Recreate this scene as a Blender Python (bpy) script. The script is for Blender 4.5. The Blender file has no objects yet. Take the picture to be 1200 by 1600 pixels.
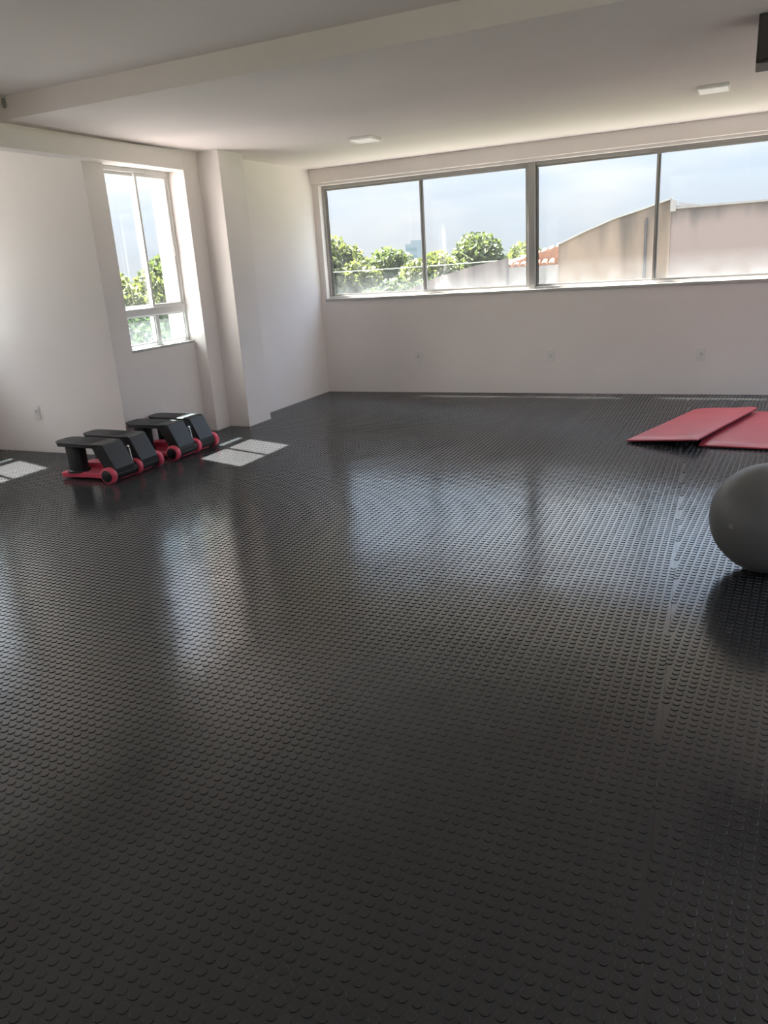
import bpy, bmesh, math, random
import numpy as np
from mathutils import Vector, Matrix

random.seed(7)
rng = np.random.default_rng(7)
SC = bpy.context.scene
COL = SC.collection

# ------------------------------------------------------------------ camera
YAW, PITCH, ROLL = math.radians(-25.24), math.radians(17.83), math.radians(3.74)
EYE = Vector((0.0, 0.0, 1.4))
fwd = Vector((math.sin(YAW) * math.cos(PITCH), math.cos(YAW) * math.cos(PITCH), -math.sin(PITCH)))
rgt = Vector((math.cos(YAW), -math.sin(YAW), 0.0))
dwn = fwd.cross(rgt)
cr, sr = math.cos(ROLL), math.sin(ROLL)
right2 = rgt * cr + dwn * sr
down2 = dwn * cr - rgt * sr
cam_data = bpy.data.cameras.new('camera')
cam_data.sensor_fit = 'HORIZONTAL'
cam_data.sensor_width = 36.0
cam_data.lens = 1193.4 / 1200.0 * 36.0
cam_data.clip_end = 500
cam = bpy.data.objects.new('camera', cam_data)
COL.objects.link(cam)
up2 = -down2
back = -fwd
cam.matrix_world = Matrix(((right2.x, up2.x, back.x, EYE.x), (right2.y, up2.y, back.y, EYE.y),
                           (right2.z, up2.z, back.z, EYE.z), (0, 0, 0, 1)))
SC.camera = cam

# ------------------------------------------------------------------ sky, sun, exposure
SUN_DIR = Vector((-0.63, 0.195, 1.0)).normalized()      # towards the sun
SUN_STRENGTH = 35.0
SKY_STRENGTH = 1.0
world = bpy.data.worlds.new('sky')
SC.world = world
world.use_nodes = True
nt = world.node_tree
nt.nodes.clear()
def wn(t, **k):
    n = nt.nodes.new(t)
    for a, b in k.items():
        setattr(n, a, b)
    return n
tc = wn('ShaderNodeTexCoord')
sep = wn('ShaderNodeSeparateXYZ')
nt.links.new(tc.outputs['Generated'], sep.inputs[0])
ramp = wn('ShaderNodeValToRGB')
ramp.color_ramp.elements[0].position = 0.0
ramp.color_ramp.elements[0].color = (0.79, 0.86, 0.94, 1)
ramp.color_ramp.elements[1].position = 0.80
ramp.color_ramp.elements[1].color = (0.30, 0.50, 0.88, 1)
e = ramp.color_ramp.elements.new(0.16)
e.color = (0.62, 0.765, 0.94, 1)
e = ramp.color_ramp.elements.new(0.34)
e.color = (0.36, 0.58, 0.93, 1)
nt.links.new(sep.outputs['Z'], ramp.inputs[0])
mp = wn('ShaderNodeMapping')
mp.inputs['Scale'].default_value = (1.6, 1.6, 5.0)
nt.links.new(tc.outputs['Generated'], mp.inputs[0])
cloud = wn('ShaderNodeTexNoise')
cloud.inputs['Scale'].default_value = 2.6
cloud.inputs['Detail'].default_value = 6.0
cloud.inputs['Roughness'].default_value = 0.55
nt.links.new(mp.outputs[0], cloud.inputs['Vector'])
cr_ = wn('ShaderNodeValToRGB')
cr_.color_ramp.elements[0].position = 0.46
cr_.color_ramp.elements[0].color = (0, 0, 0, 1)
cr_.color_ramp.elements[1].position = 0.70
cr_.color_ramp.elements[1].color = (1, 1, 1, 1)
nt.links.new(cloud.outputs['Fac'], cr_.inputs[0])
mixc = wn('ShaderNodeMix', data_type='RGBA')
mixc.inputs[7].default_value = (0.95, 0.97, 1.0, 1)
# haze: the sky whitens towards the sun
geo_dot = wn('ShaderNodeVectorMath', operation='DOT_PRODUCT')
geo_dot.inputs[1].default_value = SUN_DIR
nt.links.new(tc.outputs['Generated'], geo_dot.inputs[0])
hz = wn('ShaderNodeMapRange')
hz.inputs['From Min'].default_value = 0.15
hz.inputs['From Max'].default_value = 0.95
hz.inputs['To Max'].default_value = 0.8
nt.links.new(geo_dot.outputs['Value'], hz.inputs['Value'])
cadd = wn('ShaderNodeMath', operation='ADD', use_clamp=True)
nt.links.new(hz.outputs[0], cadd.inputs[0])
nt.links.new(cr_.outputs[0], cadd.inputs[1])
nt.links.new(cadd.outputs[0], mixc.inputs[0])
nt.links.new(ramp.outputs[0], mixc.inputs[6])
bg = wn('ShaderNodeBackground')
bg.inputs['Strength'].default_value = SKY_STRENGTH
nt.links.new(mixc.outputs[2], bg.inputs['Color'])
# sky brightened towards the zenith, well beyond the overcast law, to light the room
lum = wn('ShaderNodeMath', operation='MULTIPLY_ADD', use_clamp=False)
lum.inputs[1].default_value = 2.7 * SKY_STRENGTH
lum.inputs[2].default_value = 0.335 * SKY_STRENGTH
zcl = wn('ShaderNodeClamp')
nt.links.new(sep.outputs['Z'], zcl.inputs['Value'])
zpw = wn('ShaderNodeMath', operation='POWER')
zpw.inputs[1].default_value = 1.4
nt.links.new(zcl.outputs[0], zpw.inputs[0])
nt.links.new(zpw.outputs[0], lum.inputs[0])
nt.links.new(lum.outputs[0], bg.inputs['Strength'])
wo = wn('ShaderNodeOutputWorld')
nt.links.new(bg.outputs[0], wo.inputs['Surface'])

sun_data = bpy.data.lights.new('sun', 'SUN')
sun_data.energy = SUN_STRENGTH
sun_data.color = (1.0, 0.935, 0.86)
sun_data.angle = math.radians(0.6)
sun = bpy.data.objects.new('sun', sun_data)
sun.rotation_euler = SUN_DIR.to_track_quat('Z', 'Y').to_euler()
sun.location = SUN_DIR * 40
COL.objects.link(sun)

SC.view_settings.view_transform = 'Standard'
SC.view_settings.look = 'None'
SC.view_settings.gamma = 1.0
SC.view_settings.use_curve_mapping = False
SC.view_settings.exposure = 1.45
try:
    SC.cycles.max_bounces = 12
    SC.cycles.diffuse_bounces = 7
    SC.cycles.glossy_bounces = 4
    SC.cycles.transparent_max_bounces = 24
    SC.cycles.sample_clamp_indirect = 6.0
except Exception:
    pass

# ------------------------------------------------------------------ materials
def material(name, color, rough=0.6, metal=0.0, spec=0.5, noise=None, bump=None, coat=0.0):
    """noise=(scale, amount): colour variation; bump=(scale, strength, distance)."""
    m = bpy.data.materials.new(name)
    m.use_nodes = True
    t = m.node_tree
    b = t.nodes['Principled BSDF']
    b.inputs['Base Color'].default_value = (*color, 1)
    b.inputs['Roughness'].default_value = rough
    b.inputs['Metallic'].default_value = metal
    b.inputs['Specular IOR Level'].default_value = spec
    b.inputs['Coat Weight'].default_value = coat
    g = t.nodes.new('ShaderNodeNewGeometry')
    if noise:
        n = t.nodes.new('ShaderNodeTexNoise')
        n.inputs['Scale'].default_value = noise[0]
        n.inputs['Detail'].default_value = 5
        t.links.new(g.outputs['Position'], n.inputs['Vector'])
        r = t.nodes.new('ShaderNodeValToRGB')
        a = noise[1]
        r.color_ramp.elements[0].position = 0.3
        r.color_ramp.elements[1].position = 0.7
        r.color_ramp.elements[0].color = (*[c * (1 - a) for c in color], 1)
        r.color_ramp.elements[1].color = (*[min(1, c * (1 + a)) for c in color], 1)
        t.links.new(n.outputs['Fac'], r.inputs[0])
        t.links.new(r.outputs[0], b.inputs['Base Color'])
    if bump:
        n2 = t.nodes.new('ShaderNodeTexNoise')
        n2.inputs['Scale'].default_value = bump[0]
        n2.inputs['Detail'].default_value = 4
        t.links.new(g.outputs['Position'], n2.inputs['Vector'])
        bn = t.nodes.new('ShaderNodeBump')
        bn.inputs['Strength'].default_value = bump[1]
        bn.inputs['Distance'].default_value = bump[2]
        t.links.new(n2.outputs['Fac'], bn.inputs['Height'])
        t.links.new(bn.outputs[0], b.inputs['Normal'])
    return m

M = {}
M['wall'] = material('white wall paint', (0.88, 0.827, 0.808), 0.75, noise=(1.3, 0.025), bump=(60, 0.12, 0.004))
M['ceiling'] = material('white ceiling plaster', (0.88, 0.805, 0.79), 0.85, noise=(0.9, 0.035), bump=(9, 0.15, 0.01))
M['alu'] = material('white aluminium', (0.72, 0.71, 0.70), 0.35, noise=(8, 0.03))
M['alu_grey'] = material('grey aluminium', (0.42, 0.41, 0.40), 0.38, metal=0.3, noise=(8, 0.04))
M['gasket'] = material('black rubber gasket', (0.05, 0.05, 0.05), 0.7)
M['sill'] = material('white stone sill', (0.52, 0.51, 0.49), 0.45, noise=(14, 0.05))
M['sill_dimmed'] = material('outer sill darkened against sun', (0.16, 0.155, 0.15), 0.8, noise=(9, 0.1))  # darkened to cut sunlight bouncing up to the ceiling
M['reveal_dimmed'] = material('outer reveal darkened against sun', (0.30, 0.285, 0.265), 0.85, noise=(4, 0.06))  # darker than the wall so sunlit jambs stay below white
M['screed'] = material('grey cement screed', (0.20, 0.18, 0.17), 0.9, noise=(5, 0.15))
M['plastic_white'] = material('white plastic', (0.82, 0.80, 0.78), 0.4)
M['plastic_grey'] = material('grey plastic', (0.30, 0.28, 0.27), 0.45)
M['black'] = material('black plastic', (0.018, 0.018, 0.019), 0.42, noise=(30, 0.1), bump=(300, 0.15, 0.001))
M['black_tread'] = material('black ribbed tread', (0.028, 0.028, 0.03), 0.55, bump=(220, 0.3, 0.002))
M['pinkred'] = material('coral red plastic', (0.82, 0.095, 0.165), 0.36, noise=(12, 0.05))
M['chrome'] = material('bright steel', (0.75, 0.75, 0.76), 0.22, metal=1.0)
M['mat_red'] = material('red vinyl', (0.54, 0.062, 0.085), 0.42, noise=(6, 0.07), bump=(14, 0.25, 0.008))
M['mat_black'] = material('black vinyl', (0.015, 0.014, 0.014), 0.5, bump=(30, 0.2, 0.004))
M['ball'] = material('grey satin rubber', (0.18, 0.177, 0.174), 0.42, noise=(5, 0.04), bump=(200, 0.05, 0.001))
M['diffuser'] = material('opal diffuser with added glow', (0.93, 0.90, 0.88), 0.5)
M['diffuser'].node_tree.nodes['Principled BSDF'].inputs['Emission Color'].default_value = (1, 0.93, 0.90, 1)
M['diffuser'].node_tree.nodes['Principled BSDF'].inputs['Emission Strength'].default_value = 0.10  # glow added to an unlit diffuser so it stands out from the ceiling
M['dark_box'] = material('dark grey casing', (0.055, 0.045, 0.045), 0.5, noise=(10, 0.06))
M['roof_tile'] = material('orange clay tile', (0.24, 0.125, 0.075), 0.8, noise=(6, 0.18), bump=(20, 0.3, 0.02))
M['ext_white'] = material('white facade paint', (0.36, 0.345, 0.325), 0.8, noise=(3, 0.04))
M['cap'] = material('pale coping', (0.26, 0.235, 0.215), 0.8, noise=(3, 0.12))
M['ground'] = material('dry grass ground', (0.06, 0.068, 0.035), 0.95, noise=(0.6, 0.25))
M['added_yard'] = material('unseen sun-bounce yard', (0.11, 0.106, 0.106), 0.95, noise=(0.6, 0.1))
M['bark'] = material('bark', (0.14, 0.10, 0.07), 0.9, noise=(8, 0.3))
M['tower'] = material('hazy concrete', (0.21, 0.24, 0.285), 0.9, noise=(0.3, 0.05))
M['cable'] = material('pale cable sheath', (0.26, 0.29, 0.21), 0.7)

def leaf_material(name, color):
    m = material(name, color, 0.6, noise=(0.9, 0.35))
    t = m.node_tree
    b = t.nodes['Principled BSDF']
    o = t.nodes['Material Output']
    tr = t.nodes.new('ShaderNodeBsdfTranslucent')
    tr.inputs['Color'].default_value = (color[0] * 1.3, color[1] * 1.4, color[2] * 0.9, 1)
    mx = t.nodes.new('ShaderNodeMixShader')
    mx.inputs[0].default_value = 0.35
    t.links.new(b.outputs[0], mx.inputs[1])
    t.links.new(tr.outputs[0], mx.inputs[2])
    t.links.new(mx.outputs[0], o.inputs['Surface'])
    return m
M['leaf_a'] = leaf_material('yellow green leaves', (0.095, 0.108, 0.042))
M['leaf_b'] = leaf_material('mid green leaves', (0.066, 0.085, 0.035))
M['leaf_c'] = leaf_material('deep green leaves', (0.047, 0.064, 0.034))

def glass_material(name, tint, veil, z0, z1, dirt, frost=0.0):
    """clear pane with an even veil imitating outdoor haze, and dust that thickens towards its lower edge."""
    m = bpy.data.materials.new(name)
    m.use_nodes = True
    t = m.node_tree
    t.nodes.clear()
    out = t.nodes.new('ShaderNodeOutputMaterial')
    tp = t.nodes.new('ShaderNodeBsdfTransparent')
    tp.inputs[0].default_value = (*tint, 1)
    gl = t.nodes.new('ShaderNodeBsdfGlossy')
    gl.inputs['Roughness'].default_value = 0.02
    lw = t.nodes.new('ShaderNodeLayerWeight')          # Schlick: 0.035 + 0.9 (1 - cos)^5, same from both sides
    pw = t.nodes.new('ShaderNodeMath'); pw.operation = 'POWER'; pw.inputs[1].default_value = 5.0
    t.links.new(lw.outputs['Facing'], pw.inputs[0])
    ft = t.nodes.new('ShaderNodeMath'); ft.operation = 'MULTIPLY_ADD'
    ft.inputs[1].default_value = 0.9; ft.inputs[2].default_value = 0.035
    t.links.new(pw.outputs[0], ft.inputs[0])
    m1 = t.nodes.new('ShaderNodeMixShader')
    t.links.new(ft.outputs[0], m1.inputs[0])
    t.links.new(tp.outputs[0], m1.inputs[1])
    t.links.new(gl.outputs[0], m1.inputs[2])
    du = t.nodes.new('ShaderNodeBsdfTranslucent')
    du.inputs[0].default_value = (0.80, 0.86, 0.90, 1)
    g = t.nodes.new('ShaderNodeNewGeometry')
    sp = t.nodes.new('ShaderNodeSeparateXYZ')
    t.links.new(g.outputs['Position'], sp.inputs[0])
    mr = t.nodes.new('ShaderNodeMapRange')
    mr.inputs['From Min'].default_value = z1
    mr.inputs['From Max'].default_value = z0
    mr.inputs['To Min'].default_value = 0.0
    mr.inputs['To Max'].default_value = dirt
    t.links.new(sp.outputs['Z'], mr.inputs['Value'])
    n = t.nodes.new('ShaderNodeTexNoise')
    n.inputs['Scale'].default_value = 7
    n.inputs['Detail'].default_value = 4
    t.links.new(g.outputs['Position'], n.inputs['Vector'])
    mu = t.nodes.new('ShaderNodeMath'); mu.operation = 'MULTIPLY'
    t.links.new(mr.outputs[0], mu.inputs[0])
    t.links.new(n.outputs['Fac'], mu.inputs[1])
    ad = t.nodes.new('ShaderNodeMath'); ad.operation = 'ADD'; ad.use_clamp = True
    ad.inputs[1].default_value = veil  # even veil stands in for pale outdoor haze
    t.links.new(mu.outputs[0], ad.inputs[0])
    m2 = t.nodes.new('ShaderNodeMixShader')
    t.links.new(ad.outputs[0], m2.inputs[0])
    t.links.new(m1.outputs[0], m2.inputs[1])
    t.links.new(du.outputs[0], m2.inputs[2])
    t.links.new(m2.outputs[0], out.inputs['Surface'])
    return m
M['glass'] = glass_material('hazed dusty window glass', (0.97, 0.98, 0.98), 0.007, 1.08, 1.36, 0.10)
M['glass_side'] = glass_material('side window glass', (0.96, 0.98, 0.99), 0.001, 1.18, 1.5, 0.006)
M['glass_frost'] = glass_material('frosted lower glass', (0.84, 0.93, 0.95), 0.012, 0.85, 1.12, 0.02)

def rubber_material():
    m = material('black rubber flooring', (0.028, 0.0288, 0.0302), 0.30, spec=0.5)
    m.node_tree.nodes['Principled BSDF'].inputs['IOR'].default_value = 1.86
    m.node_tree.nodes['Principled BSDF'].inputs['Coat Roughness'].default_value = 0.16
    m.node_tree.nodes['Principled BSDF'].inputs['Coat IOR'].default_value = 1.6
    t = m.node_tree
    b = t.nodes['Principled BSDF']
    g = t.nodes.new('ShaderNodeNewGeometry')
    n = t.nodes.new('ShaderNodeTexNoise')
    n.inputs['Scale'].default_value = 2.2
    n.inputs['Detail'].default_value = 3
    t.links.new(g.outputs['Position'], n.inputs['Vector'])
    bn = t.nodes.new('ShaderNodeBump')
    bn.inputs['Strength'].default_value = 0.17
    bn.inputs['Distance'].default_value = 0.02
    t.links.new(n.outputs['Fac'], bn.inputs['Height'])
    n3 = t.nodes.new('ShaderNodeTexNoise')
    n3.inputs['Scale'].default_value = 150
    n3.inputs['Detail'].default_value = 3
    t.links.new(g.outputs['Position'], n3.inputs['Vector'])
    bn2 = t.nodes.new('ShaderNodeBump')
    bn2.inputs['Strength'].default_value = 0.25
    bn2.inputs['Distance'].default_value = 0.0006
    t.links.new(n3.outputs['Fac'], bn2.inputs['Height'])
    t.links.new(bn.outputs[0], bn2.inputs['Normal'])
    t.links.new(bn2.outputs[0], b.inputs['Normal'])

    # worn, dusty patches are duller
    n2 = t.nodes.new('ShaderNodeTexNoise')
    n2.inputs['Scale'].default_value = 1.1
    n2.inputs['Detail'].default_value = 6
    t.links.new(g.outputs['Position'], n2.inputs['Vector'])
    r = t.nodes.new('ShaderNodeMapRange')
    r.inputs['From Min'].default_value = 0.3
    r.inputs['From Max'].default_value = 0.7
    r.inputs['To Min'].default_value = 0.13
    r.inputs['To Max'].default_value = 0.21
    t.links.new(n2.outputs['Fac'], r.inputs['Value'])
    t.links.new(r.outputs[0], b.inputs['Roughness'])
    return m
M['rubber'] = rubber_material()

def stained_material(name, color, ztop, depth, streak):
    """painted render with dark mould running down from the coping."""
    m = bpy.data.materials.new(name)
    m.use_nodes = True
    t = m.node_tree
    b = t.nodes['Principled BSDF']
    b.inputs['Roughness'].default_value = 0.9
    g = t.nodes.new('ShaderNodeNewGeometry')
    mp = t.nodes.new('ShaderNodeMapping')
    mp.inputs['Scale'].default_value = (2.6, 2.6, 0.35)
    t.links.new(g.outputs['Position'], mp.inputs[0])
    n = t.nodes.new('ShaderNodeTexNoise')
    n.inputs['Scale'].default_value = 1.0
    n.inputs['Detail'].default_value = 6
    t.links.new(mp.outputs[0], n.inputs['Vector'])
    sp = t.nodes.new('ShaderNodeSeparateXYZ')
    tcn = t.nodes.new('ShaderNodeTexCoord')
    t.links.new(tcn.outputs['UV'], sp.inputs[0])          # V = height below the top edge, in metres
    mr = t.nodes.new('ShaderNodeMapRange')
    mr.inputs['From Min'].default_value = 0.0
    mr.inputs['From Max'].default_value = depth
    mr.inputs['To Min'].default_value = streak
    mr.inputs['To Max'].default_value = 0.0
    t.links.new(sp.outputs['Y'], mr.inputs['Value'])
    ad = t.nodes.new('ShaderNodeMath'); ad.operation = 'ADD'
    t.links.new(mr.outputs[0], ad.inputs[0])
    t.links.new(n.outputs['Fac'], ad.inputs[1])
    r = t.nodes.new('ShaderNodeValToRGB')
    r.color_ramp.elements[0].position = 0.58
    r.color_ramp.elements[0].color = (*color, 1)
    r.color_ramp.elements[1].position = 0.95
    r.color_ramp.elements[1].color = (color[0] * .38, color[1] * .40, color[2] * .42, 1)
    t.links.new(ad.outputs[0], r.inputs[0])
    t.links.new(r.outputs[0], b.inputs['Base Color'])
    return m
M['peach'] = stained_material('stained peach render', (0.26, 0.187, 0.137), 2.3, 1.1, 0.34)
M['pink'] = stained_material('stained pink render', (0.225, 0.168, 0.147), 2.15, 0.45, 0.42)
M['lowwall'] = stained_material('streaked grey pink render', (0.22, 0.18, 0.165), 1.4, 1.5, 0.2)

# ------------------------------------------------------------------ mesh helpers
class MB:
    def __init__(self):
        self.v, self.f = [], []
    def add(self, vs, fs):
        o = len(self.v)
        self.v += [tuple(p) for p in vs]
        self.f += [tuple(i + o for i in f) for f in fs]
        return self
    def box(self, x0, x1, y0, y1, z0, z1):
        return self.add([(x0, y0, z0), (x1, y0, z0), (x1, y1, z0), (x0, y1, z0), (x0, y0, z1), (x1, y0, z1), (x1, y1, z1), (x0, y1, z1)],
                        [(0, 3, 2, 1), (4, 5, 6, 7), (0, 1, 5, 4), (1, 2, 6, 5), (2, 3, 7, 6), (3, 0, 4, 7)])
    def prism(self, poly, axis, a, b):
        """poly: 2-D outline; axis 0/1/2 = extrusion axis; the other two in order."""
        n = len(poly)
        def P(p, t):
            q = list(p); q.insert(axis, t); return tuple(q)
        vs = [P(p, a) for p in poly] + [P(p, b) for p in poly]
        fs = [tuple(range(n - 1, -1, -1)), tuple(range(n, 2 * n))] + [(i, (i + 1) % n, n + (i + 1) % n, n + i) for i in range(n)]
        return self.add(vs, fs)
    def cyl(self, p0, p1, r0, r1=None, seg=20):
        r1 = r0 if r1 is None else r1
        p0, p1 = Vector(p0), Vector(p1)
        d = (p1 - p0).normalized()
        a = d.orthogonal().normalized(); b = d.cross(a)
        vs = []
        for p, r in ((p0, r0), (p1, r1)):
            for i in range(seg):
                t = 2 * math.pi * i / seg
                vs.append(p + (a * math.cos(t) + b * math.sin(t)) * r)
        fs = [tuple(range(seg - 1, -1, -1)), tuple(range(seg, 2 * seg))] + [(i, (i + 1) % seg, seg + (i + 1) % seg, seg + i) for i in range(seg)]
        return self.add(vs, fs)
    def lathe(self, c, axis, prof, seg=28):
        """prof: list of (distance along axis, radius) from start to end."""
        c = Vector(c); d = Vector(axis).normalized()
        a = d.orthogonal().normalized(); b = d.cross(a)
        vs, fs = [], []
        for h, r in prof:
            for i in range(seg):
                t = 2 * math.pi * i / seg
                vs.append(c + d * h + (a * math.cos(t) + b * math.sin(t)) * r)
        for k in range(len(prof) - 1):
            for i in range(seg):
                j = (i + 1) % seg
                fs.append((k * seg + i, k * seg + j, (k + 1) * seg + j, (k + 1) * seg + i))
        fs.append(tuple(range(seg - 1, -1, -1)))
        n = (len(prof) - 1) * seg
        fs.append(tuple(range(n, n + seg)))
        return self.add(vs, fs)
    def build(self, name, mat, parent=None, bevel=0.0, segs=2, smooth=False, kind=None, label=None):
        me = bpy.data.meshes.new(name)
        me.from_pydata(self.v, [], self.f)
        me.validate()
        bm = bmesh.new(); bm.from_mesh(me)
        bmesh.ops.recalc_face_normals(bm, faces=bm.faces)
        if bevel > 0:
            es = [ed for ed in bm.edges if len(ed.link_faces) == 2 and ed.calc_face_angle() > 0.6]
            bmesh.ops.bevel(bm, geom=es, offset=bevel, segments=segs, profile=0.5, affect='EDGES', clamp_overlap=True)
        if smooth:
            for f in bm.faces: f.smooth = True
        bm.to_mesh(me); bm.free()
        me.materials.append(M[mat])
        if smooth:
            try: me.set_sharp_from_angle(angle=math.radians(40))
            except Exception: pass
        o = bpy.data.objects.new(name, me)
        COL.objects.link(o)
        if parent is not None: o.parent = parent
        if kind: o['kind'] = kind
        if label: o['label'] = label
        return o

def empty(name, loc=(0, 0, 0), rz=0.0):
    o = bpy.data.objects.new(name, None)
    o.location = loc; o.rotation_euler = (0, 0, rz)
    o.empty_display_size = 0.1
    COL.objects.link(o)
    return o
def tag(o, label, cat, group=None):
    o['label'] = label; o['category'] = cat
    if group: o['group'] = group
    return o
def struct(o, label=None):
    o['kind'] = 'structure'
    if label: o['label'] = label
    return o
def copy_tree(o, parent=None):
    c = o.copy(); COL.objects.link(c); c.parent = parent
    for ch in [x for x in o.children]:
        copy_tree(ch, c)
    return c

# ------------------------------------------------------------------ room dimensions (metres)
YF = 8.134                       # far wall face
XI = -4.459                      # inner left wall
XW = -4.615                      # window wall
XQ, YQ = -4.485, 5.897           # pilaster / beam plane
XP, YP1, YP2 = -4.256, 6.11, 6.494
YE = 4.841                       # bay wall facing the camera
XBAY = -6.265
XR = 3.0
YB = -2.6
ZC, ZN, YSTEP = 2.457, 2.592, 4.066
ZLB = 2.297                      # underside of the left beam
ZS, ZT = 1.062, 2.29             # far window opening
ZWS = 0.845                      # side window sill
TF, TL = 0.14, 0.25              # wall thicknesses
TOPZ = 2.9

# --- far wall
struct(MB().box(-4.75, XR, YF, YF + TF, -0.3, ZS).build('wall_far', 'wall'), 'white wall below the long far window')
struct(MB().box(-4.75, -4.385, YF, YF + TF, ZS, ZT).build('wall_far', 'wall'), 'narrow white strip of wall left of the long far window')
struct(MB().box(2.78, XR, YF, YF + TF, ZS, ZT).build('wall_far', 'wall'))
struct(MB().box(-4.75, XR, YF, YF + TF, ZT, TOPZ).build('wall_far', 'wall'))
struct(MB().box(XI, XR, YF - 0.055, YF + 0.01, 2.315, ZC).build('trim_1', 'wall', bevel=0.004), 'white lintel band above the far window')
# --- left side, from the far corner forwards
struct(MB().box(-4.75, XI, YP2, YF, -0.3, TOPZ).build('wall_left', 'wall'), 'white inner left wall by the far corner')
struct(MB().box(-4.75, XP, YP1, YP2, -0.3, TOPZ).build('wall_left', 'wall', bevel=0.006), 'white square pillar standing out of the left wall')
struct(MB().box(-4.87, XQ, YQ, YP1, -0.3, TOPZ).build('wall_left', 'wall', bevel=0.005), 'slim white pilaster between side window and pillar')
wl = MB().box(XW - TL, XW, YE + 0.14, YQ, -0.3, ZWS)
wl.box(XW - TL, XW, YE + 0.14, 5.063, ZWS, ZLB)
wl.box(XW - TL, XW, YE + 0.14, YQ, ZLB, TOPZ)
struct(wl.build('wall_left', 'wall'), 'white wall around the narrow side window')
struct(MB().box(XBAY - TL, XW, YE, YE + 0.14, -0.3, TOPZ).build('wall_left', 'wall'), 'white bay wall facing the room behind the steppers')
wb = MB()
OPEN = [(3.99, 4.82), (2.2, 3.03), (0.4, 1.23), (-1.4, -0.57)]
ys = [YB] + [v for o in OPEN[::-1] for v in o] + [YE]
wb.box(XBAY - TL, XBAY, YB, YE, -0.3, ZWS).box(XBAY - TL, XBAY, YB, YE, ZLB, TOPZ)
for k in range(0, len(ys), 2):
    wb.box(XBAY - TL, XBAY, ys[k], ys[k + 1], ZWS, ZLB)
struct(wb.build('wall_left', 'wall'))
# left beam with an open shadow gap above it that closes towards the pillar
lb = MB()
lb.box(XQ - 0.13, XQ, YB, 3.9, ZLB, 2.412)
lb.prism([(3.9, ZLB), (YQ, ZLB), (YQ, 2.4565), (3.9, 2.412)], 0, XQ - 0.13, XQ)
lb.box(XQ - 0.13, XQ - 0.055, YB, YSTEP, 2.40, ZN).box(XQ - 0.13, XQ - 0.055, YSTEP, YQ, 2.40, ZC)
struct(lb.build('trim_2', 'wall'), 'white beam above the side window')
# --- ceilings
struct(MB().box(XBAY, XR, YSTEP, YE + .14, ZC, TOPZ).box(-4.87, XR, YE + .14, YF, ZC, TOPZ).build('ceiling', 'ceiling'), 'lower white ceiling towards the windows')
struct(MB().box(XBAY, XR, YB, YSTEP, ZN, TOPZ).build('ceiling', 'ceiling'), 'higher white ceiling in front of the drop')
# --- right wall and back wall, outside the frame; their unseen windows are added to light the room
def wall_with_added_windows(name, axis, pos, thick, a0, a1, openings, z0, z1):
    b = MB()
    def bx(s, t, zz0, zz1):
        if axis == 0: b.box(pos, pos + thick, s, t, zz0, zz1)
        else: b.box(s, t, pos, pos + thick, zz0, zz1)
    bx(a0, a1, -0.3, z0); bx(a0, a1, z1, TOPZ)
    cur = a0
    for s, t in openings:
        bx(cur, s, z0, z1); cur = t
    bx(cur, a1, z0, z1)
    return struct(b.build(name, 'wall'))
WZ0, WZ1 = 0.80, 2.25
ADDED_RIGHT_OPEN = [(0.6, 2.9), (3.2, 5.5), (5.8, 7.9)]
ADDED_BACK_OPEN = [(-5.4, -4.0), (0.6, 2.0)]
wall_with_added_windows('wall_right', 0, XR, 0.2, YB - 0.2, YF + TF, ADDED_RIGHT_OPEN, WZ0, WZ1)
wall_with_added_windows('wall_back', 1, YB - 0.2, 0.2, XBAY - TL, XR, ADDED_BACK_OPEN, WZ0, WZ1)

# ------------------------------------------------------------------ floor: screed, rubber sheets, studs
floor = struct(MB().box(XBAY - TL, XR + 0.2, YB - 0.2, YF + 0.1, -0.30, -0.004).build('floor', 'screed'), 'floor covered with black studded rubber sheets')
PITCHS, RS, HS = 0.0325, 0.0123, 0.0027
def seam_x(y):                    # seam between the main sheets and the skewed right-hand sheet
    return -0.082 - 0.046 * (y - 1.151)
GAP = 0.0004
YS0, YS1 = -1.0, YF - 0.012
def sheet_poly(xl, xr):           # xl, xr: functions of y
    return [(xl(YS0), YS0), (xr(YS0), YS0), (xr(YS1), YS1), (xl(YS1), YS1)]
XL = lambda c: (lambda y: c)
left_edges = [XI, -104.5 * PITCHS, -70.5 * PITCHS, -36.5 * PITCHS]
sheets = []
for k, xl in enumerate(left_edges):
    a = XL(xl + GAP)
    if k + 1 < len(left_edges): b = XL(left_edges[k + 1] - GAP)
    else: b = lambda y: seam_x(y) - GAP
    sheets.append((a, b, 0.0, (0.004 * k, 0.013 * k)))
sheets.append((lambda y: seam_x(y) + GAP, XL(1.35), math.radians(-4.6), (0.01, 0.004)))
sheets.append((XL(1.35 + 2 * GAP), XL(XR - 0.004), 0.0, (0, 0)))
all_pts = []
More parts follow.
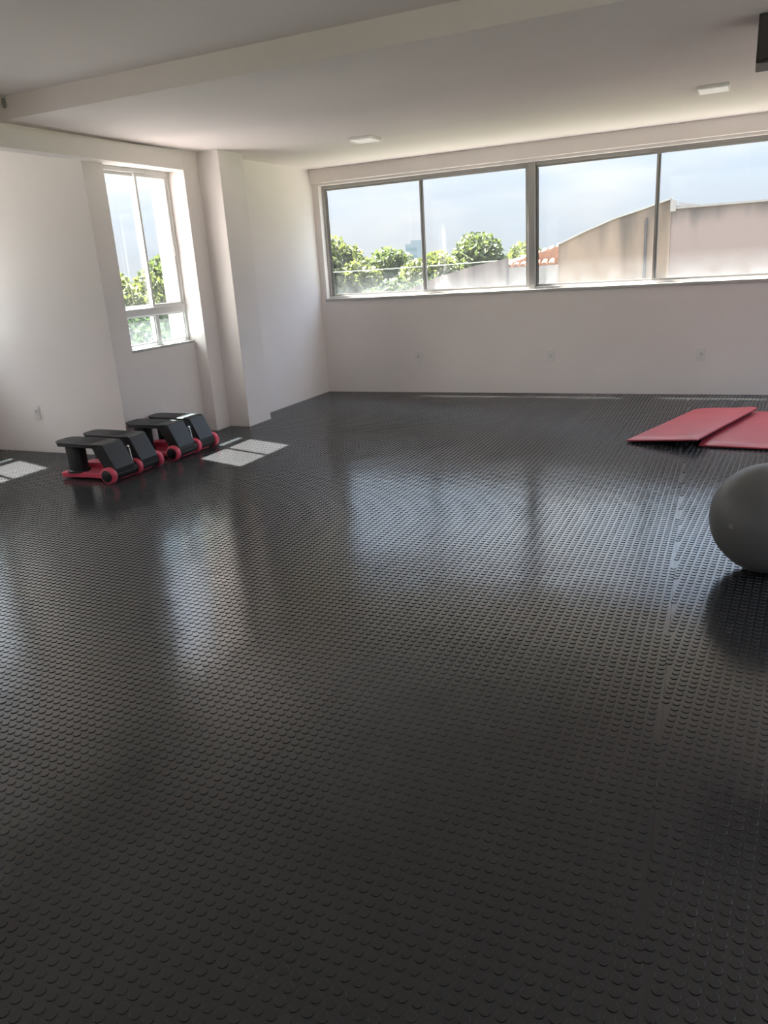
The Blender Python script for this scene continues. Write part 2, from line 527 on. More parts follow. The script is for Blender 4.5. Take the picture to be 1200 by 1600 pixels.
for si, (xl, xr, ang, off) in enumerate(sheets):
    poly = sheet_poly(xl, xr)
    b = MB()
    if si == 0:                   # the first sheet also fills the bay and is cut around the pillar
        poly = [(XBAY + .004, YS0), (xr(YS0), YS0), (xr(YS1), YS1), (XI + .004, YS1), (XI + .004, YP2 + .003), (XP + .004, YP2 + .003),
                (XP + .004, YP1 - .004), (XQ + .004, YP1 - .004), (XQ + .004, YQ - .004), (XW + .004, YQ - .004), (XW + .004, YE - .004), (XBAY + .004, YE - .004)]
    b.prism(poly, 2, -0.0035, 0.0)
    so = b.build('rubber_sheet', 'rubber', floor)
    sheets[si] = (*sheets[si], so)
    # stud lattice clipped to the sheet
    xs0 = XBAY if si == 0 else min(xl(YS0), xl(YS1))
    xs1 = max(xr(YS0), xr(YS1))
    cx, cy = (xs0 + xs1) / 2, 3.5
    nx = int((xs1 - xs0) / PITCHS) // 2 + 14
    ny = int((YS1 - YS0) / PITCHS) // 2 + 14
    i, j = np.meshgrid(np.arange(-nx, nx + 1), np.arange(-ny, ny + 1), indexing='ij')
    ca, sa = math.cos(ang), math.sin(ang)
    gx = (round(cx / PITCHS) + i) * PITCHS - cx + off[0] * 0
    gy = (round(cy / PITCHS) + j) * PITCHS - cy
    px = (cx + ca * gx - sa * gy).ravel(); py = (cy + sa * gx + ca * gy).ravel()
    mar = RS * 0.35
    if si == 0: lx = np.where(py < YE - .02, XBAY + .02, np.where(py < YQ - .02, XW + .02, np.where(py < YP1 - .02, XQ + .02, np.where(py < YP2 + .02, XP + .02, XI + .02))))
    else: lx = np.array([xl(y) for y in py]) + mar
    rx = np.array([xr(y) for y in py]) - mar
    ok = (px > lx) & (px < rx) & (py > YS0 + .02) & (py < YS1 - .015)
    all_pts.append(np.stack([px[ok], py[ok], np.full(ok.sum(), si)], 1))
P = np.concatenate(all_pts)
P = P[(P[:, 1] > -0.3)]
depth = np.hypot(P[:, 0], P[:, 1])

def stud_template(seg, level):
    a = np.arange(seg) * 2 * math.pi / seg
    if level == 0: prof = [(1.0, 0.0), (0.985, 0.58), (0.955, 0.86), (0.90, 1.0)]
    else: prof = [(1.0, 0.0), (0.965, 0.76), (0.92, 1.0)]
    v = np.concatenate([np.stack([np.cos(a) * r * RS, np.sin(a) * r * RS, np.full(seg, h * HS)], 1) for r, h in prof])
    quads = []
    for k in range(len(prof) - 1):
        for n in range(seg):
            m = (n + 1) % seg
            quads.append((k * seg + n, k * seg + m, (k + 1) * seg + m, (k + 1) * seg + n))
    top = list(range((len(prof) - 1) * seg, len(prof) * seg))
    return v, quads, top
def stud_mesh(name, pts, seg, level):
    v, quads, top = stud_template(seg, level)
    n, nv = len(pts), len(v)
    jit = 1 + rng.normal(0, 0.02, n)
    V = v[None] * np.stack([jit, jit, np.ones(n)], 1)[:, None, :]
    V[:, :, 0] += pts[:, 0:1]; V[:, :, 1] += pts[:, 1:2]
    # each stud top leans a hair, as moulded rubber does
    tilt = rng.normal(0, 0.004, (n, 2))
    V[:, :, 2] += (V[:, :, 2] > HS * .6) * ((V[:, :, 0] - pts[:, 0:1]) * tilt[:, 0:1] + (V[:, :, 1] - pts[:, 1:2]) * tilt[:, 1:2])
    loops = np.concatenate([np.array(quads).ravel(), np.array(top)])
    sizes = np.array([4] * len(quads) + [len(top)])
    L = (loops[None] + (np.arange(n) * nv)[:, None]).ravel()
    S = np.tile(sizes, n)
    st = np.concatenate([[0], np.cumsum(S)[:-1]])
    me = bpy.data.meshes.new(name)
    me.vertices.add(n * nv); me.vertices.foreach_set('co', V.astype(np.float32).ravel())
    me.loops.add(len(L)); me.loops.foreach_set('vertex_index', L.astype(np.int32))
    me.polygons.add(len(S)); me.polygons.foreach_set('loop_start', st.astype(np.int32)); me.polygons.foreach_set('loop_total', S.astype(np.int32))
    me.update(calc_edges=True)
    me.polygons.foreach_set('use_smooth', np.zeros(len(S), dtype=bool))
    me.materials.append(M['rubber'])
    return me
# the 300 studs that show largest: nearest ones inside the frame
rot = np.array([[right2.x, right2.y, right2.z], [down2.x, down2.y, down2.z], [fwd.x, fwd.y, fwd.z]])
Q = (np.stack([P[:, 0], P[:, 1], np.zeros(len(P))], 1) - np.array(EYE)) @ rot.T
U = 600 + 1193.4 * Q[:, 0] / Q[:, 2]; W = 800 + 1193.4 * Q[:, 1] / Q[:, 2]
inview = (Q[:, 2] > 0.1) & (U > 2) & (U < 1198) & (W > 0) & (W < 1598)
order = np.argsort(np.where(inview, Q[:, 2], 1e9))
big = np.zeros(len(P), bool); big[order[:300]] = True
near = (~big) & (depth < 2.6)
mid = (depth >= 2.6) & (depth < 4.2)
far = depth >= 4.2
one = stud_mesh('stud', np.array([[0.0, 0.0]]), 18, 0)
for k in np.nonzero(big)[0]:
    o = bpy.data.objects.new('stud', one)
    o.location = (P[k, 0], P[k, 1], 0)
    COL.objects.link(o); o.parent = sheets[int(P[k, 2])][4]
for si in range(len(sheets)):
    here = P[:, 2] == si
    # one stuff part for each sheet, in three levels of detail joined into a single mesh
    bmj = bmesh.new()
    for sel, seg, lev in ((near, 14, 0), (mid, 10, 1), (far, 7, 2)):
        s = here & sel
        if s.sum() == 0: continue
        me = stud_mesh('studs', P[s], seg, lev)
        bmj.from_mesh(me)
        bpy.data.meshes.remove(me)
    me = bpy.data.meshes.new('studs')
    bmj.to_mesh(me); bmj.free()
    me.materials.append(M['rubber'])
    o = bpy.data.objects.new('studs', me)
    COL.objects.link(o); o.parent = sheets[si][4]; o['kind'] = 'stuff'

# ------------------------------------------------------------------ windows
NWIN = [0]
def new_window(label, loc=(0, 0, 0)):
    NWIN[0] += 1
    return struct(empty('window_%d' % NWIN[0], loc), label)

def slider_window(x0, x1, label):
    """two-pane horizontal slider in the far wall, all in world coordinates."""
    w = new_window(label)
    yf0, yf1 = YF + 0.075, YF + 0.125
    zb, zt = ZS + 0.012, ZT
    fr = 0.028
    MB().box(x0, x1, yf0, yf1, zb, zb + 0.024).build('frame_rail', 'alu', w, bevel=0.003)
    MB().box(x0, x1, yf0, yf1, zt - 0.030, zt).build('frame_rail', 'alu_grey', w, bevel=0.003)
    MB().box(x0, x0 + fr, yf0, yf1, zb + .024, zt - .030).build('frame_post', 'alu_grey', w, bevel=0.003)
    MB().box(x1 - fr, x1, yf0, yf1, zb + .024, zt - .030).build('frame_post', 'alu_grey', w, bevel=0.003)
    xm = (x0 + x1) / 2
    for s, (a, b, dy) in enumerate(((x0 + fr, xm + 0.018, 0.028), (xm - 0.018, x1 - fr, 0.006))):
        sash = MB()
        ya, yb_ = yf0 + dy, yf0 + dy + 0.016
        t = 0.020
        sash.box(a, b, ya, yb_, zb + .024, zb + .024 + t).box(a, b, ya, yb_, zt - .030 - t, zt - .030)
        sash.box(a, a + t, ya, yb_, zb + .024 + t, zt - .030 - t).box(b - t * 1.6, b, ya, yb_, zb + .024 + t, zt - .030 - t)
        so = sash.build('sash', 'alu_grey', w)
        MB().box(a + t, b - t * 1.6, ya + .006, ya + .010, zb + .024 + t, zt - .030 - t).build('pane', 'glass', so)
        MB().box(a + t, a + t + .006, ya - .002, ya, zb + .05, zt - .06).build('gasket', 'gasket', so)
    return w
slider_window(-4.385, -2.0, 'left pair of sliding panes in the long far window')
slider_window(-1.985, 0.40, 'pair of sliding panes right of the thick mullion in the far window')
slider_window(0.415, 2.78, 'right-hand pair of sliding panes in the far window beyond the frame')
struct(MB().box(-2.028, -1.957, YF + 0.05, YF + 0.145, ZS, ZT).build('trim_3', 'alu_grey', bevel=0.004), 'thick grey mullion between the two pairs of far panes')
struct(MB().box(0.372, 0.443, YF + 0.05, YF + 0.145, ZS, ZT).build('trim_4', 'alu_grey', bevel=0.004))
struct(MB().box(-4.385, 2.78, YF + 0.128, YF + TF + 0.04, ZS - 0.018, ZS + 0.010).build('trim_6', 'sill_dimmed', bevel=0.003), 'dark outer sill added to the long far window to cut sun bounce')  # outer strip split off the white sill and darkened to weaken sun bounce
struct(MB().box(-4.40, 2.79, YF - 0.012, YF + 0.128, ZS - 0.018, ZS + 0.012).build('trim_5', 'sill', bevel=0.004), 'white sill under the long far window')

def side_window(x, y0, y1, label, detail=True):
    """narrow window: two sliding panes over two small frosted ones; x = wall face."""
    w = new_window(label)
    xf0, xf1 = x - 0.105, x - 0.045
    z0, z1 = ZWS + 0.01, ZLB
    fr = 0.030
    ym = (y0 + y1) / 2 + 0.005
    MB().box(xf0, xf1, y0, y1, z0, z0 + .024).build('frame_rail', 'alu', w, bevel=.003)
    MB().box(xf0, xf1, y0, y1, z1 - .035, z1).build('frame_rail', 'alu', w, bevel=.003)
    for a, b in ((y0, y0 + fr), (y1 - fr, y1)):
        MB().box(xf0, xf1, a, b, z0 + .024, z1 - .035).build('frame_post', 'alu', w, bevel=.003)
    MB().box(xf0, xf1 + .004, y0 + fr, y1 - fr, 1.118, 1.182).build('transom', 'alu', w, bevel=.004)
    MB().box(xf0, xf1, ym - .022, ym + .022, z0 + .024, 1.118).build('lower_mullion', 'alu', w, bevel=.003)
    for a, b in ((y0 + fr, ym - .022), (ym + .022, y1 - fr)):
        t = .012
        bead = MB().box(xf0 + .02, xf1 - .01, a, b, z0 + .024, z0 + .024 + t).box(xf0 + .02, xf1 - .01, a, b, 1.118 - t, 1.118)
        bead.box(xf0 + .02, xf1 - .01, a, a + t, z0 + .024 + t, 1.118 - t).box(xf0 + .02, xf1 - .01, b - t, b, z0 + .024 + t, 1.118 - t)
        lp = bead.build('lower_light', 'alu', w)
        MB().box(xf0 + .028, xf0 + .032, a + t, b - t, z0 + .024 + t, 1.118 - t).build('pane', 'glass_frost', lp)
    for a, b, dx in ((y0 + fr, ym + .020, .004), (ym - .020, y1 - fr, .030)):
        t = .024
        xa, xb = xf0 + dx, xf0 + dx + .022
        za, zb = 1.182, z1 - .035
        s = MB().box(xa, xb, a, b, za, za + t).box(xa, xb, a, b, zb - t, zb)
        s.box(xa, xb, a, a + t, za + t, zb - t).box(xa, xb, b - t, b, za + t, zb - t)
        so = s.build('sash', 'alu', w)
        MB().box(xa + .008, xa + .012, a + t, b - t, za + t, zb - t).build('pane', 'glass_side', so)
        if detail:
            MB().box(xb, xb + .012, b - t + .004, b - .004, 1.60, 1.70).build('latch', 'alu_grey', so, bevel=.003)
    MB().box(x - 0.112, x + 0.006, y0, y1, ZWS - .012, ZWS + .01).build('sill', 'sill', w, bevel=.003)
    return w
for k, (xx, a, b) in enumerate([(XW, 5.063, YQ)] + [(XBAY, a, b) for a, b in OPEN]):
    struct(MB().box(xx - TL - .004, xx - .107, b - .005, b + .0005, ZWS, ZLB).build('trim_7', 'reveal_dimmed'))          # darker linings added over the sunlit outer reveals
    struct(MB().box(xx - TL - .03, xx - .114, a, b, ZWS - .02, ZWS + .008).build('trim_8', 'sill_dimmed'))  # dark outer slabs added to keep sun from bouncing indoors
side_window(XW, 5.063, YQ, 'narrow side window beside the slim pilaster')
for k, (a, b) in enumerate(OPEN):
    side_window(XBAY, a, b, 'narrow bay window left of the frame, number %d from the bay wall' % (k + 1), False)
# plain fixed panes for the added windows in the right and back walls
def added_fixed_pane(axis, pos, a, b, label):
    w = new_window(label)
    f = MB(); t = .04; z0, z1 = WZ0, WZ1
    def bx(m, s, u, zz0, zz1, d0, d1):
        if axis == 0: m.box(pos + d0, pos + d1, s, u, zz0, zz1)
        else: m.box(s, u, pos + d0, pos + d1, zz0, zz1)
    bx(f, a, b, z0, z0 + t, .07, .12); bx(f, a, b, z1 - t, z1, .07, .12)
    for s in (a, (a + b) / 2 - t / 2, b - t):
        bx(f, s, s + t, z0 + t, z1 - t, .07, .12)
    f.build('frame', 'alu', w)
    for s, u in ((a + t, (a + b) / 2 - t / 2), ((a + b) / 2 + t / 2, b - t)):
        p = MB(); bx(p, s, u, z0 + t, z1 - t, .09, .094)
        p.build('pane', 'glass_side', w)
for k, (a, b) in enumerate(ADDED_RIGHT_OPEN): added_fixed_pane(0, XR, a, b, 'unseen added right-hand wall window %d' % (k + 1))
for k, (a, b) in enumerate(ADDED_BACK_OPEN): added_fixed_pane(1, YB - .2, a, b, 'unseen added rear wall window %d' % (k + 1))

# ------------------------------------------------------------------ steppers
def make_stepper():
    r = empty('mini_stepper')
    # base: waisted red plate with upturned rim and central spine
    out = [(-.500, -.205), (-.48, -.225), (-.40, -.200), (-.20, -.190), (-.03, -.200), (.02, -.16), (.02, .18), (-.03, .22), (-.20, .205), (-.40, .215), (-.48, .24), (-.500, .22)]
    base = MB().prism(out, 2, .010, .052).build('base', 'pinkred', r, bevel=.010, segs=3)
    MB().prism([(-.47, .045), (-.44, .090), (-.16, .105), (-.03, .085), (-.03, .045)], 1, -.055, .065).build('spine', 'pinkred', base, bevel=.012)
    for yc in (-.145, .13):
        MB().lathe((-.385, yc, .05), (0, 0, 1), [(0, .082), (.012, .080), (.018, .070), (.20, .070), (.205, .066)]).build('post', 'black', r, smooth=True)
    # axle roller, wheels
    MB().lathe((0, -.25, .062), (0, 1, 0), [(0, .046), (.50, .046)]).build('roller', 'black', r, smooth=True)
    for k, (a, b) in enumerate(((-.285, -.235), (-.002, .042), (.235, .282))):
        wh = MB().lathe((0, a, .062), (0, 1, 0), [(0, .050), (.004, .058), (.010, .062), (b - a - .010, .062), (b - a - .004, .058), (b - a, .050)]).build('wheel', 'pinkred', r, smooth=True)
        if k == 0:
            MB().lathe((0, a - .006, .062), (0, 1, 0), [(0, .038), (.003, .045), (.010, .046)]).build('hub_cap', 'black', wh, smooth=True)
        if k == 2:
            MB().lathe((0, b - .004, .062), (0, 1, 0), [(0, .046), (.007, .045), (.010, .038)]).build('hub_cap', 'black', wh, smooth=True)
    # two pedals with their sloping arms
    for a, b in ((-.250, -.035), (.030, .228)):
        def o2(z):
            c = .5 * (a + b); h = .5 * (b - a)
            return [(-.500, c - h * .45, z), (-.487, c - h * .78, z), (-.45, c - h, z), (-.09, c - h, z), (-.09, c + h, z), (-.45, c + h, z), (-.487, c + h * .78, z), (-.500, c + h * .45, z)]
        m = MB(); lo, hi = o2(.256), o2(.288)
        lift = lambda p: (p[0], p[1], p[2] + max(0, -.42 - p[0]) * .10)
        n = len(lo)
        m.add([lift((x + (.02 if x < -.46 else 0), y, z)) for x, y, z in lo] + [lift(p) for p in hi],
              [tuple(range(n - 1, -1, -1)), tuple(range(n, 2 * n))] + [(i, (i + 1) % n, n + (i + 1) % n, n + i) for i in range(n)])
        pd = m.build('pedal', 'black', r, bevel=.006, segs=3)
        t = MB()
        for q in range(9):
            x = -.44 + q * .033
            t.box(x, x + .018, a + .025, b - .025, .286, .2915)
        t.build('tread', 'black_tread', pd)
        arm = [(-.135, .255), (-.120, .288), (-.050, .290), (-.035, .280), (.050, .108), (.046, .070), (.0, .045), (-.045, .075), (-.060, .125)]
        MB().prism(arm, 1, a + .004, b - .004).build('arm', 'black', r, bevel=.008, segs=3)
    st = MB().cyl((-.20, -.003, .10), (-.015, -.003, .225), .009, seg=14).cyl((-.015, -.003, .21), (.0, -.003, .10), .008, seg=14)
    st.build('hydraulic_strut', 'chrome', r, smooth=True)
    return r
s1 = make_stepper()
s1.location = (-4.120, 4.335, 0.003)
tag(s1, 'black and coral red mini stepper nearer the camera, in front of the bay wall', 'stepper', 'mini steppers by the left wall')
s2 = copy_tree(s1)
s1.scale = (1.06, 1.0, 1.0)
s2.location = (-4.095, 5.035, 0.003); s2.rotation_euler = (0, 0, 0)
tag(s2, 'black and coral red mini stepper under the side window, next to the sun patch', 'stepper', 'mini steppers by the left wall')

# ------------------------------------------------------------------ exercise mats
def make_mat(name, w, l, th, wrinkle=0):
    r = empty(name)
    NX, NY = 14, 30
    def layer(z0, z1, puff):
        vs, fs = [], []
        for s in (0, 1):
            for i in range(NX + 1):
                for j in range(NY + 1):
                    u, v = i / NX, j / NY
                    ed = min(u, 1 - u) * w; ed2 = min(v, 1 - v) * l
                    q = min(1, ed / .03) * min(1, ed2 / .03)
                    q = math.sqrt(max(0, 1 - (1 - q) ** 2))
                    z = z0 if s == 0 else z0 + (z1 - z0) * (.35 + .65 * q) + puff * q * (math.sin(u * 9 + v * 5) * .0025 + wrinkle * math.exp(-((v - .72 - .15 * (u - .5)) / .02) ** 2))
                    vs.append((u * w, v * l, z))
        n = (NX + 1) * (NY + 1); I = lambda s, i, j: s * n + i * (NY + 1) + j
        for i in range(NX):
            for j in range(NY):
                fs.append((I(0, i, j), I(0, i, j + 1), I(0, i + 1, j + 1), I(0, i + 1, j)))
                fs.append((I(1, i, j), I(1, i + 1, j), I(1, i + 1, j + 1), I(1, i, j + 1)))
        for i in range(NX):
            fs.append((I(0, i, 0), I(0, i + 1, 0), I(1, i + 1, 0), I(1, i, 0)))
            fs.append((I(0, i, NY), I(1, i, NY), I(1, i + 1, NY), I(0, i + 1, NY)))
        for j in range(NY):
            fs.append((I(0, 0, j), I(1, 0, j), I(1, 0, j + 1), I(0, 0, j + 1)))
            fs.append((I(0, NX, j), I(0, NX, j + 1), I(1, NX, j + 1), I(1, NX, j)))
        return MB().add(vs, fs)
    layer(th * .25, th, 1).build('top_cover', 'mat_red', r, smooth=True)
    MB().box(.002, w - .002, .002, l - .002, 0, th * .25).build('underside', 'mat_black', r, bevel=.004)
    MB().box(-.002, w + .002, -.002, l + .002, th * .22, th * .32).build('piping', 'mat_red', r, bevel=.001)
    return r
m2 = make_mat('exercise_mat', 1.0, 1.30, .03, .004)
m2.location = (-.205, 5.87, .0045); m2.rotation_euler = (0, 0, math.radians(-4))
tag(m2, 'red exercise mat lying flat, mostly cut off by the right edge', 'mat', 'red exercise mats')
m1 = make_mat('exercise_mat', .53, 1.33, .030)
m1.location = (-.716, 5.945, .006)
m1.rotation_euler = (0, math.radians(-6.2), math.radians(-17.8))
tag(m1, 'red exercise mat tilted with its right side resting on the other mat', 'mat', 'red exercise mats')

# ------------------------------------------------------------------ exercise ball
ball = empty('exercise_ball', (.18, 3.56, .0028))
R0 = .242
prof = []
for k in range(1, 48):
    t = math.pi * k / 48
    z = R0 - R0 * math.cos(t)
    prof.append((max(z, 0.0015 * 0), R0 * math.sin(t)))
bm_ = MB(); bm_.lathe((0, 0, 0), (0, 0, 1), prof, 64)
sk = bm_.build('skin', 'ball', ball, smooth=True)
# moulded rings around the ball and the valve plug
d = Vector((-.62, -.78, .05)).normalized()
ctr = Vector((0, 0, R0))
MB().lathe(ctr + d * (R0 - .004), d, [(0, .011), (.004, .011), (.006, .008), (.006, .004), (.008, .0035)], 18).build('valve_plug', 'plastic_grey', ball, smooth=True)
tag(ball, 'grey exercise ball on the floor, cut off by the right edge', 'ball')

# ------------------------------------------------------------------ wall outlets
def make_outlet():
    r = empty('power_outlet')           # faces -Y, origin at plate centre on the wall
    MB().box(-.038, .038, -.009, 0, -.060, .060).build('plate', 'plastic_white', r, bevel=.004)
    MB().box(-.024, .024, -.012, -.0085, -.030, .030).build('module', 'plastic_white', r, bevel=.002)
    for x, z in ((-.009, -.004), (.009, -.004), (0, .007)):
        MB().cyl((x, -.0125, z), (x, -.0115, z), .0034, seg=12).build('socket_hole', 'gasket', r)
    MB().box(-.010, .010, -.0126, -.0115, .012, .017).build('slot_mark', 'plastic_grey', r)
    return r
ot = make_outlet()
ot.location = (-3.277, YF, .394)
tag(ot, 'white power outlet on the far wall nearest the left corner', 'outlet', 'outlets on the far wall')
for x, z, lab in ((-1.778, .385, 'white power outlet on the far wall below the thick window mullion'),
                  (-.312, .387, 'white power outlet on the far wall behind the red mats')):
    c = copy_tree(ot); c.location = (x, YF, z); tag(c, lab, 'outlet', 'outlets on the far wall')
c = copy_tree(ot); c.location = (-5.607, YE, .36); tag(c, 'white power outlet low on the bay wall left of the steppers', 'outlet')

# ------------------------------------------------------------------ ceiling fittings
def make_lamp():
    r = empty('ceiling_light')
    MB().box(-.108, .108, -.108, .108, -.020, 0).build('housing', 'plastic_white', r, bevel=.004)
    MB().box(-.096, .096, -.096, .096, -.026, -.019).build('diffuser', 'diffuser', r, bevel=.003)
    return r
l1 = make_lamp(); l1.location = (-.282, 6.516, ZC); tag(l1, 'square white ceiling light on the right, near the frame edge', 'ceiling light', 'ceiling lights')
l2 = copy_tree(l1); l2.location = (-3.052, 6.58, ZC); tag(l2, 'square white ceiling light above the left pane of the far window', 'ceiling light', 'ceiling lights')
cb = empty('ceiling_unit', (-.017, 4.70, 2.24))
MB().box(0, .80, 0, .24, 0, ZC - 2.24).build('casing', 'dark_box', cb, bevel=.006)
MB().box(.012, .788, -.006, .002, .012, .205).build('front_panel', 'dark_box', cb, bevel=.003)
tag(cb, 'dark box-shaped unit under the ceiling at the right edge', 'ceiling unit')
sn = empty('wall_sensor', (-4.428, YSTEP, 2.55))
MB().box(-.030, .016, -.006, 0, -.010, .045).build('back_plate', 'plastic_white', sn, bevel=.002)
MB().lathe((0, -.018, -.028), (0, 0, 1), [(0, .006), (.006, .011), (.050, .012), (.058, .009)], 18).build('body', 'plastic_grey', sn, smooth=True)
tag(sn, 'small grey capsule-shaped fitting on the ceiling drop at upper left', 'sensor')

# ------------------------------------------------------------------ outdoors
GZ = -3.1
g = MB().add([(-160, -80, GZ), (120, -80, GZ), (120, 260, GZ), (-160, 260, GZ)], [(0, 1, 2, 3)])
struct(g.build('ground', 'ground'), 'grassy ground far below the windows')
struct(MB().box(-18, 18, -18, 12.2, GZ, GZ + .03).build('added_yard', 'added_yard'), 'unseen sun-bounce yard around the building')  # yard out of view, added to bounce sunlight up through the windows

def wall_uv(o, topfun):
    me = o.data
    uv = me.uv_layers.new(name='below_top')
    for lp in me.loops:
        co = me.vertices[lp.vertex_index].co
        uv.data[lp.index].uv = (co.x, topfun(co.x) - co.z)
YH = 18.0
house = empty('house', (0, 0, 0))
tag(house, 'peach house with mould-stained sloping gable outside the far window', 'house')
gab = [(-3.78, 1.60), (-3.2, 1.83), (-2.6, 2.04), (-2.0, 2.19), (-1.45, 2.34)]
gtop = lambda x: float(np.interp(x, [p[0] for p in gab], [p[1] for p in gab]))
def strip_wall(name, pts, y0, y1, mat, parent, top):
    """wall made of narrow columns so that the stain follows the top edge."""
    m = MB()
    for (xa, za), (xb, zb) in zip(pts[:-1], pts[1:]):
        k = 6
        for q in range(k):
            x0 = xa + (xb - xa) * q / k; x1 = xa + (xb - xa) * (q + 1) / k
            t0 = za + (zb - za) * q / k; t1 = za + (zb - za) * (q + 1) / k
            m.prism([(x0, GZ), (x1, GZ), (x1, t1), (x0, t0)], 1, y0, y1)
    o = m.build(name, mat, parent)
    wall_uv(o, top)
    return o
strip_wall('gable_wall', gab, YH, YH + .25, 'peach', house, gtop)
strip_wall('long_wall', [(-1.45, 2.20), (.5, 2.16), (9, 2.10)], YH + .02, YH + .27, 'pink', house, lambda x: 2.17)
cp = MB()
for (xa, za), (xb, zb) in zip(gab[:-1], gab[1:]):
    cp.prism([(xa, za), (xb, zb), (xb, zb + .035), (xa, za + .035)], 1, YH - .04, YH + .3)
cp.build('gable_coping', 'ext_white', house)
MB().box(-1.42, 9, YH - .03, YH + .3, 2.145, 2.185).build('wall_coping', 'cap', house)
MB().prism([(-1.47, 2.1), (-1.36, 2.1), (-1.36, 2.30), (-1.47, 2.36)], 1, YH - .04, YH + .3).build('corner_cap', 'cap', house)
MB().prism([(-1.40, 2.1), (-.6, 2.1), (-.95, 2.24), (-1.38, 2.32)], 1, YH + 1.0, YH + 1.3).build('rear_roof', 'ext_white', house)
MB().cyl((-1.93, YH - .06, GZ), (-1.93, YH - .06, 2.02), .03, seg=12).build('downpipe', 'dark_box', house)
# lower tiled wing left of the gable
wing = empty('house_wing', (0, 0, 0))
tag(wing, 'low pink wing with an orange tiled roof left of the gable', 'house')
MB().box(-4.95, -3.79, YH + .1, YH + 3, GZ, 1.18).build('wing_wall', 'cap', wing)
rf = MB().prism([(-5.15, 1.16), (-3.78, 1.16), (-3.78, 1.60), (-5.15, 1.22)], 1, YH + .3, YH + 2.6)
roof = rf.build('tiled_roof', 'roof_tile', wing)
for k in range(8):
    x = -5.12 + k * .165
    zt = 1.16 + .06 + (x + 5.15) / 1.37 * .38
    MB().cyl((x, YH + .12, 1.19), (x, YH + 1.0, zt + .05), .07, .07, seg=8).build('tile_row', 'roof_tile', roof)
MB().prism([(-5.22, 1.215), (-3.78, 1.62), (-3.78, 1.67), (-5.22, 1.265)], 1, YH + 1.0, YH + 1.3).build('ridge', 'bark', roof)
# boundary wall running off to the left, its top falling away
bw = tag(strip_wall('boundary_wall', [(-9.6, .35), (-7.6, .72), (-6.6, 1.06), (-5.6, 1.28), (-4.90, 1.38)], YH - .3, YH - .05, 'lowwall', None,
                    lambda x: float(np.interp(x, [-9.6, -7.6, -6.6, -5.6, -4.9], [.35, .72, 1.06, 1.28, 1.38]))),
         'streaked grey-pink boundary wall falling away to the left of the tiled roof', 'wall')
# distant tower block
tw = empty('tower_block', (-57.2, 142, GZ))
MB().box(-1.2, 1.25, -1, 1, 0, 8.1).build('shaft', 'tower', tw)
MB().box(-.1, 1.25, -1, 1, 8.1, 8.7).build('stair_head', 'tower', tw)
for k in range(5):
    MB().box(-1.0, 1.0, -1.06, -.98, 1.6 + k * 1.3, 2.2 + k * 1.3).build('window_band', 'glass_frost', tw)
tag(tw, 'hazy grey tower block far behind the trees', 'tower')
# sagging cable in front of the trees
cbl = MB(); n = 24
cpts = [(-15.0 + k / (n - 1) * 14, 22.0, 1.30 + .35 * (k / (n - 1) - .32) ** 2) for k in range(n)]
for p, q in zip(cpts[:-1], cpts[1:]):
    cbl.cyl(p, q, .012, seg=6)
cb2 = empty('overhead_line')
cbl.build('cable', 'cable', cb2)
for p in (cpts[0], cpts[-1]):
    MB().cyl((p[0], p[1], GZ), (p[0], p[1], p[2] + .12), .10, .07, 12).build('pole', 'bark', cb2)
tag(cb2, 'pale overhead cable crossing in front of the trees outside', 'cable')

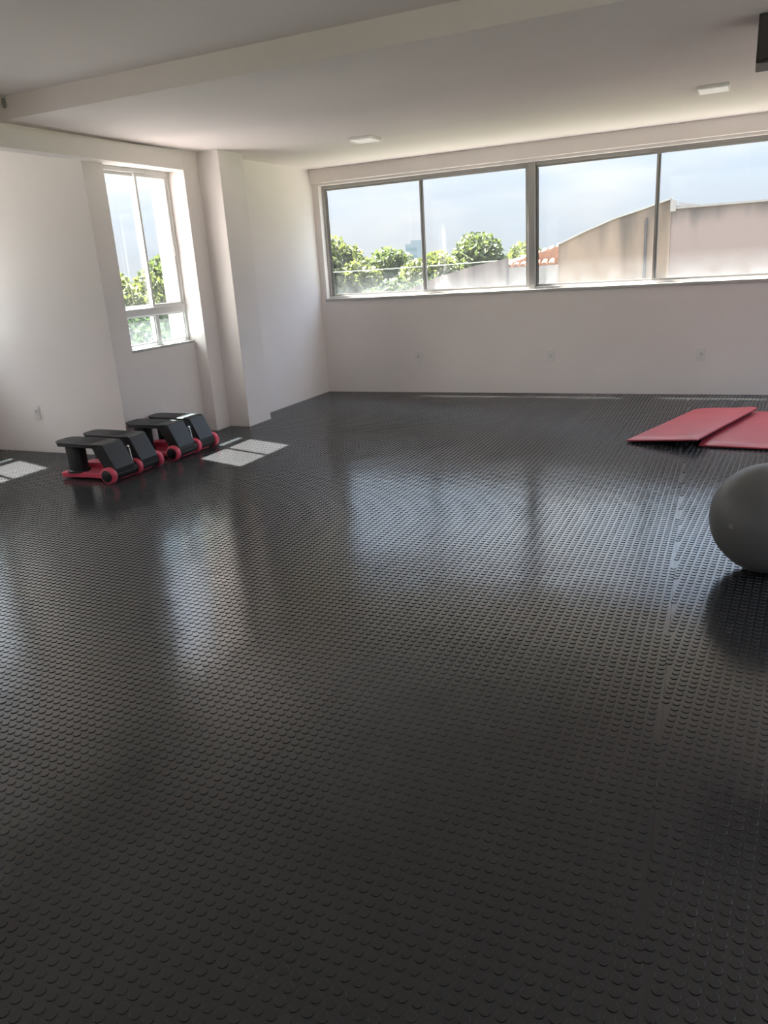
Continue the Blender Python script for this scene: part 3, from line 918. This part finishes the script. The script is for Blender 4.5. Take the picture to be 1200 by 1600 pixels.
def make_tree(x, y, top, rad, label, leaf, n=4200, size=.17, seed=0, sq=1.0, group='trees outside the far window', k=1.0):
    x, y, top, rad, size = x * k, y * k, 1.4 + (top - 1.4) * k, rad * k, size * k      # k: nearer or farther along the same bearing
    rg = np.random.default_rng(seed)
    n, size = int(n * 2.2), size * .66
    r = empty('tree', (x, y, GZ))
    H = top - GZ
    # trunk with limbs
    tm = MB().cyl((0, 0, 0), (.1, 0, H * .45), .20, .13, 10)
    for q_ in range(5):
        a = q_ * 1.3 + seed
        tm.cyl((.1, 0, H * .42), (math.cos(a) * rad * .55, math.sin(a) * rad * .55, H * .72), .09, .04, 8)
    tm.build('trunk', 'bark', r)
    # crown: leaves gathered in lobes
    lobes = []
    for q_ in range(11):
        a = rg.uniform(0, 2 * math.pi); q = rg.uniform(.15, .75) * rad
        zz = H - rad * sq * (.42 + rg.uniform(0, .9) * (.45 + q / rad * .6))
        lobes.append((math.cos(a) * q, math.sin(a) * q, zz, rg.uniform(.30, .48) * rad))
    lobes.append((0, 0, H - .42 * rad * sq, .42 * rad))
    L = np.array(lobes)
    idx = rg.integers(0, len(L), n)
    dv = rg.normal(size=(n, 3)); dv /= np.linalg.norm(dv, axis=1)[:, None]
    rr = rg.uniform(.45, 1.03, n) ** .6
    C = L[idx, :3] + dv * (L[idx, 3] * rr)[:, None] * np.array([1, 1, sq])
    keep = (C[:, 2] > .6) & (C[:, 2] < H + .15)
    C = C[keep]; n = len(C)
    t1 = rg.normal(size=(n, 3)); t1 /= np.linalg.norm(t1, axis=1)[:, None]
    t2 = np.cross(t1, rg.normal(size=(n, 3))); t2 /= np.linalg.norm(t2, axis=1)[:, None]
    s = (size * rg.uniform(.6, 1.35, n))[:, None]
    V = np.stack([C - t1 * s, C + t2 * s * .55, C + t1 * s, C - t2 * s * .55], 1).reshape(-1, 3)
    me = bpy.data.meshes.new('foliage')
    me.from_pydata(V.tolist(), [], np.arange(4 * n).reshape(-1, 4).tolist())
    me.materials.append(M[leaf])
    o = bpy.data.objects.new('foliage', me); COL.objects.link(o); o.parent = r; o['kind'] = 'stuff'
    tag(r, label, 'tree', group)
    return r
make_tree(-16.6, 31.0, 2.85, 2.6, 'broad green tree at the left end of the far window', 'leaf_a', 6500, .20, 1)
make_tree(-14.2, 32.0, 2.15, 2.1, 'round green tree in the middle of the first far pane', 'leaf_b', 5200, .19, 2, k=1.22)
make_tree(-15.6, 28.0, .95, 2.0, 'low yellow-green tree in front at the left of the first far pane', 'leaf_a', 4800, .18, 3, k=0.86)
make_tree(-12.6, 29.0, .95, 1.9, 'low dark green tree in front at the right of the first far pane', 'leaf_c', 4600, .18, 4, k=0.7)
make_tree(-11.6, 31.5, 1.85, 1.7, 'small green tree behind the first thin mullion', 'leaf_a', 4600, .18, 5)
make_tree(-9.55, 31.0, 2.40, 2.0, 'tallest green tree in the second far pane', 'leaf_b', 5600, .19, 6, k=1.25)
make_tree(-7.9, 31.5, 1.95, 1.6, 'small green tree behind the orange tiled roof', 'leaf_a', 4200, .17, 7, k=1.05)
make_tree(-10.6, 27.5, .85, 1.8, 'low green tree just above the boundary wall', 'leaf_b', 4200, .18, 8, k=0.92)
make_tree(-25.5, 27.0, 2.1, 2.6, 'green tree filling the left pane of the side window', 'leaf_a', 5600, .2, 11, group='trees outside the side window')
make_tree(-25.0, 31.0, 2.7, 2.4, 'taller green tree in the right pane of the side window', 'leaf_b', 5200, .2, 12, group='trees outside the side window', k=1.28)
make_tree(-22.0, 24.5, .4, 2.6, 'low bluish-green tree below the others in the side window', 'leaf_c', 5200, .2, 13, group='trees outside the side window', k=0.8)
make_tree(-23.0, 30.0, .9, 2.4, 'low green tree between the two taller ones in the side window', 'leaf_b', 5200, .2, 14, group='trees outside the side window', k=1.65)
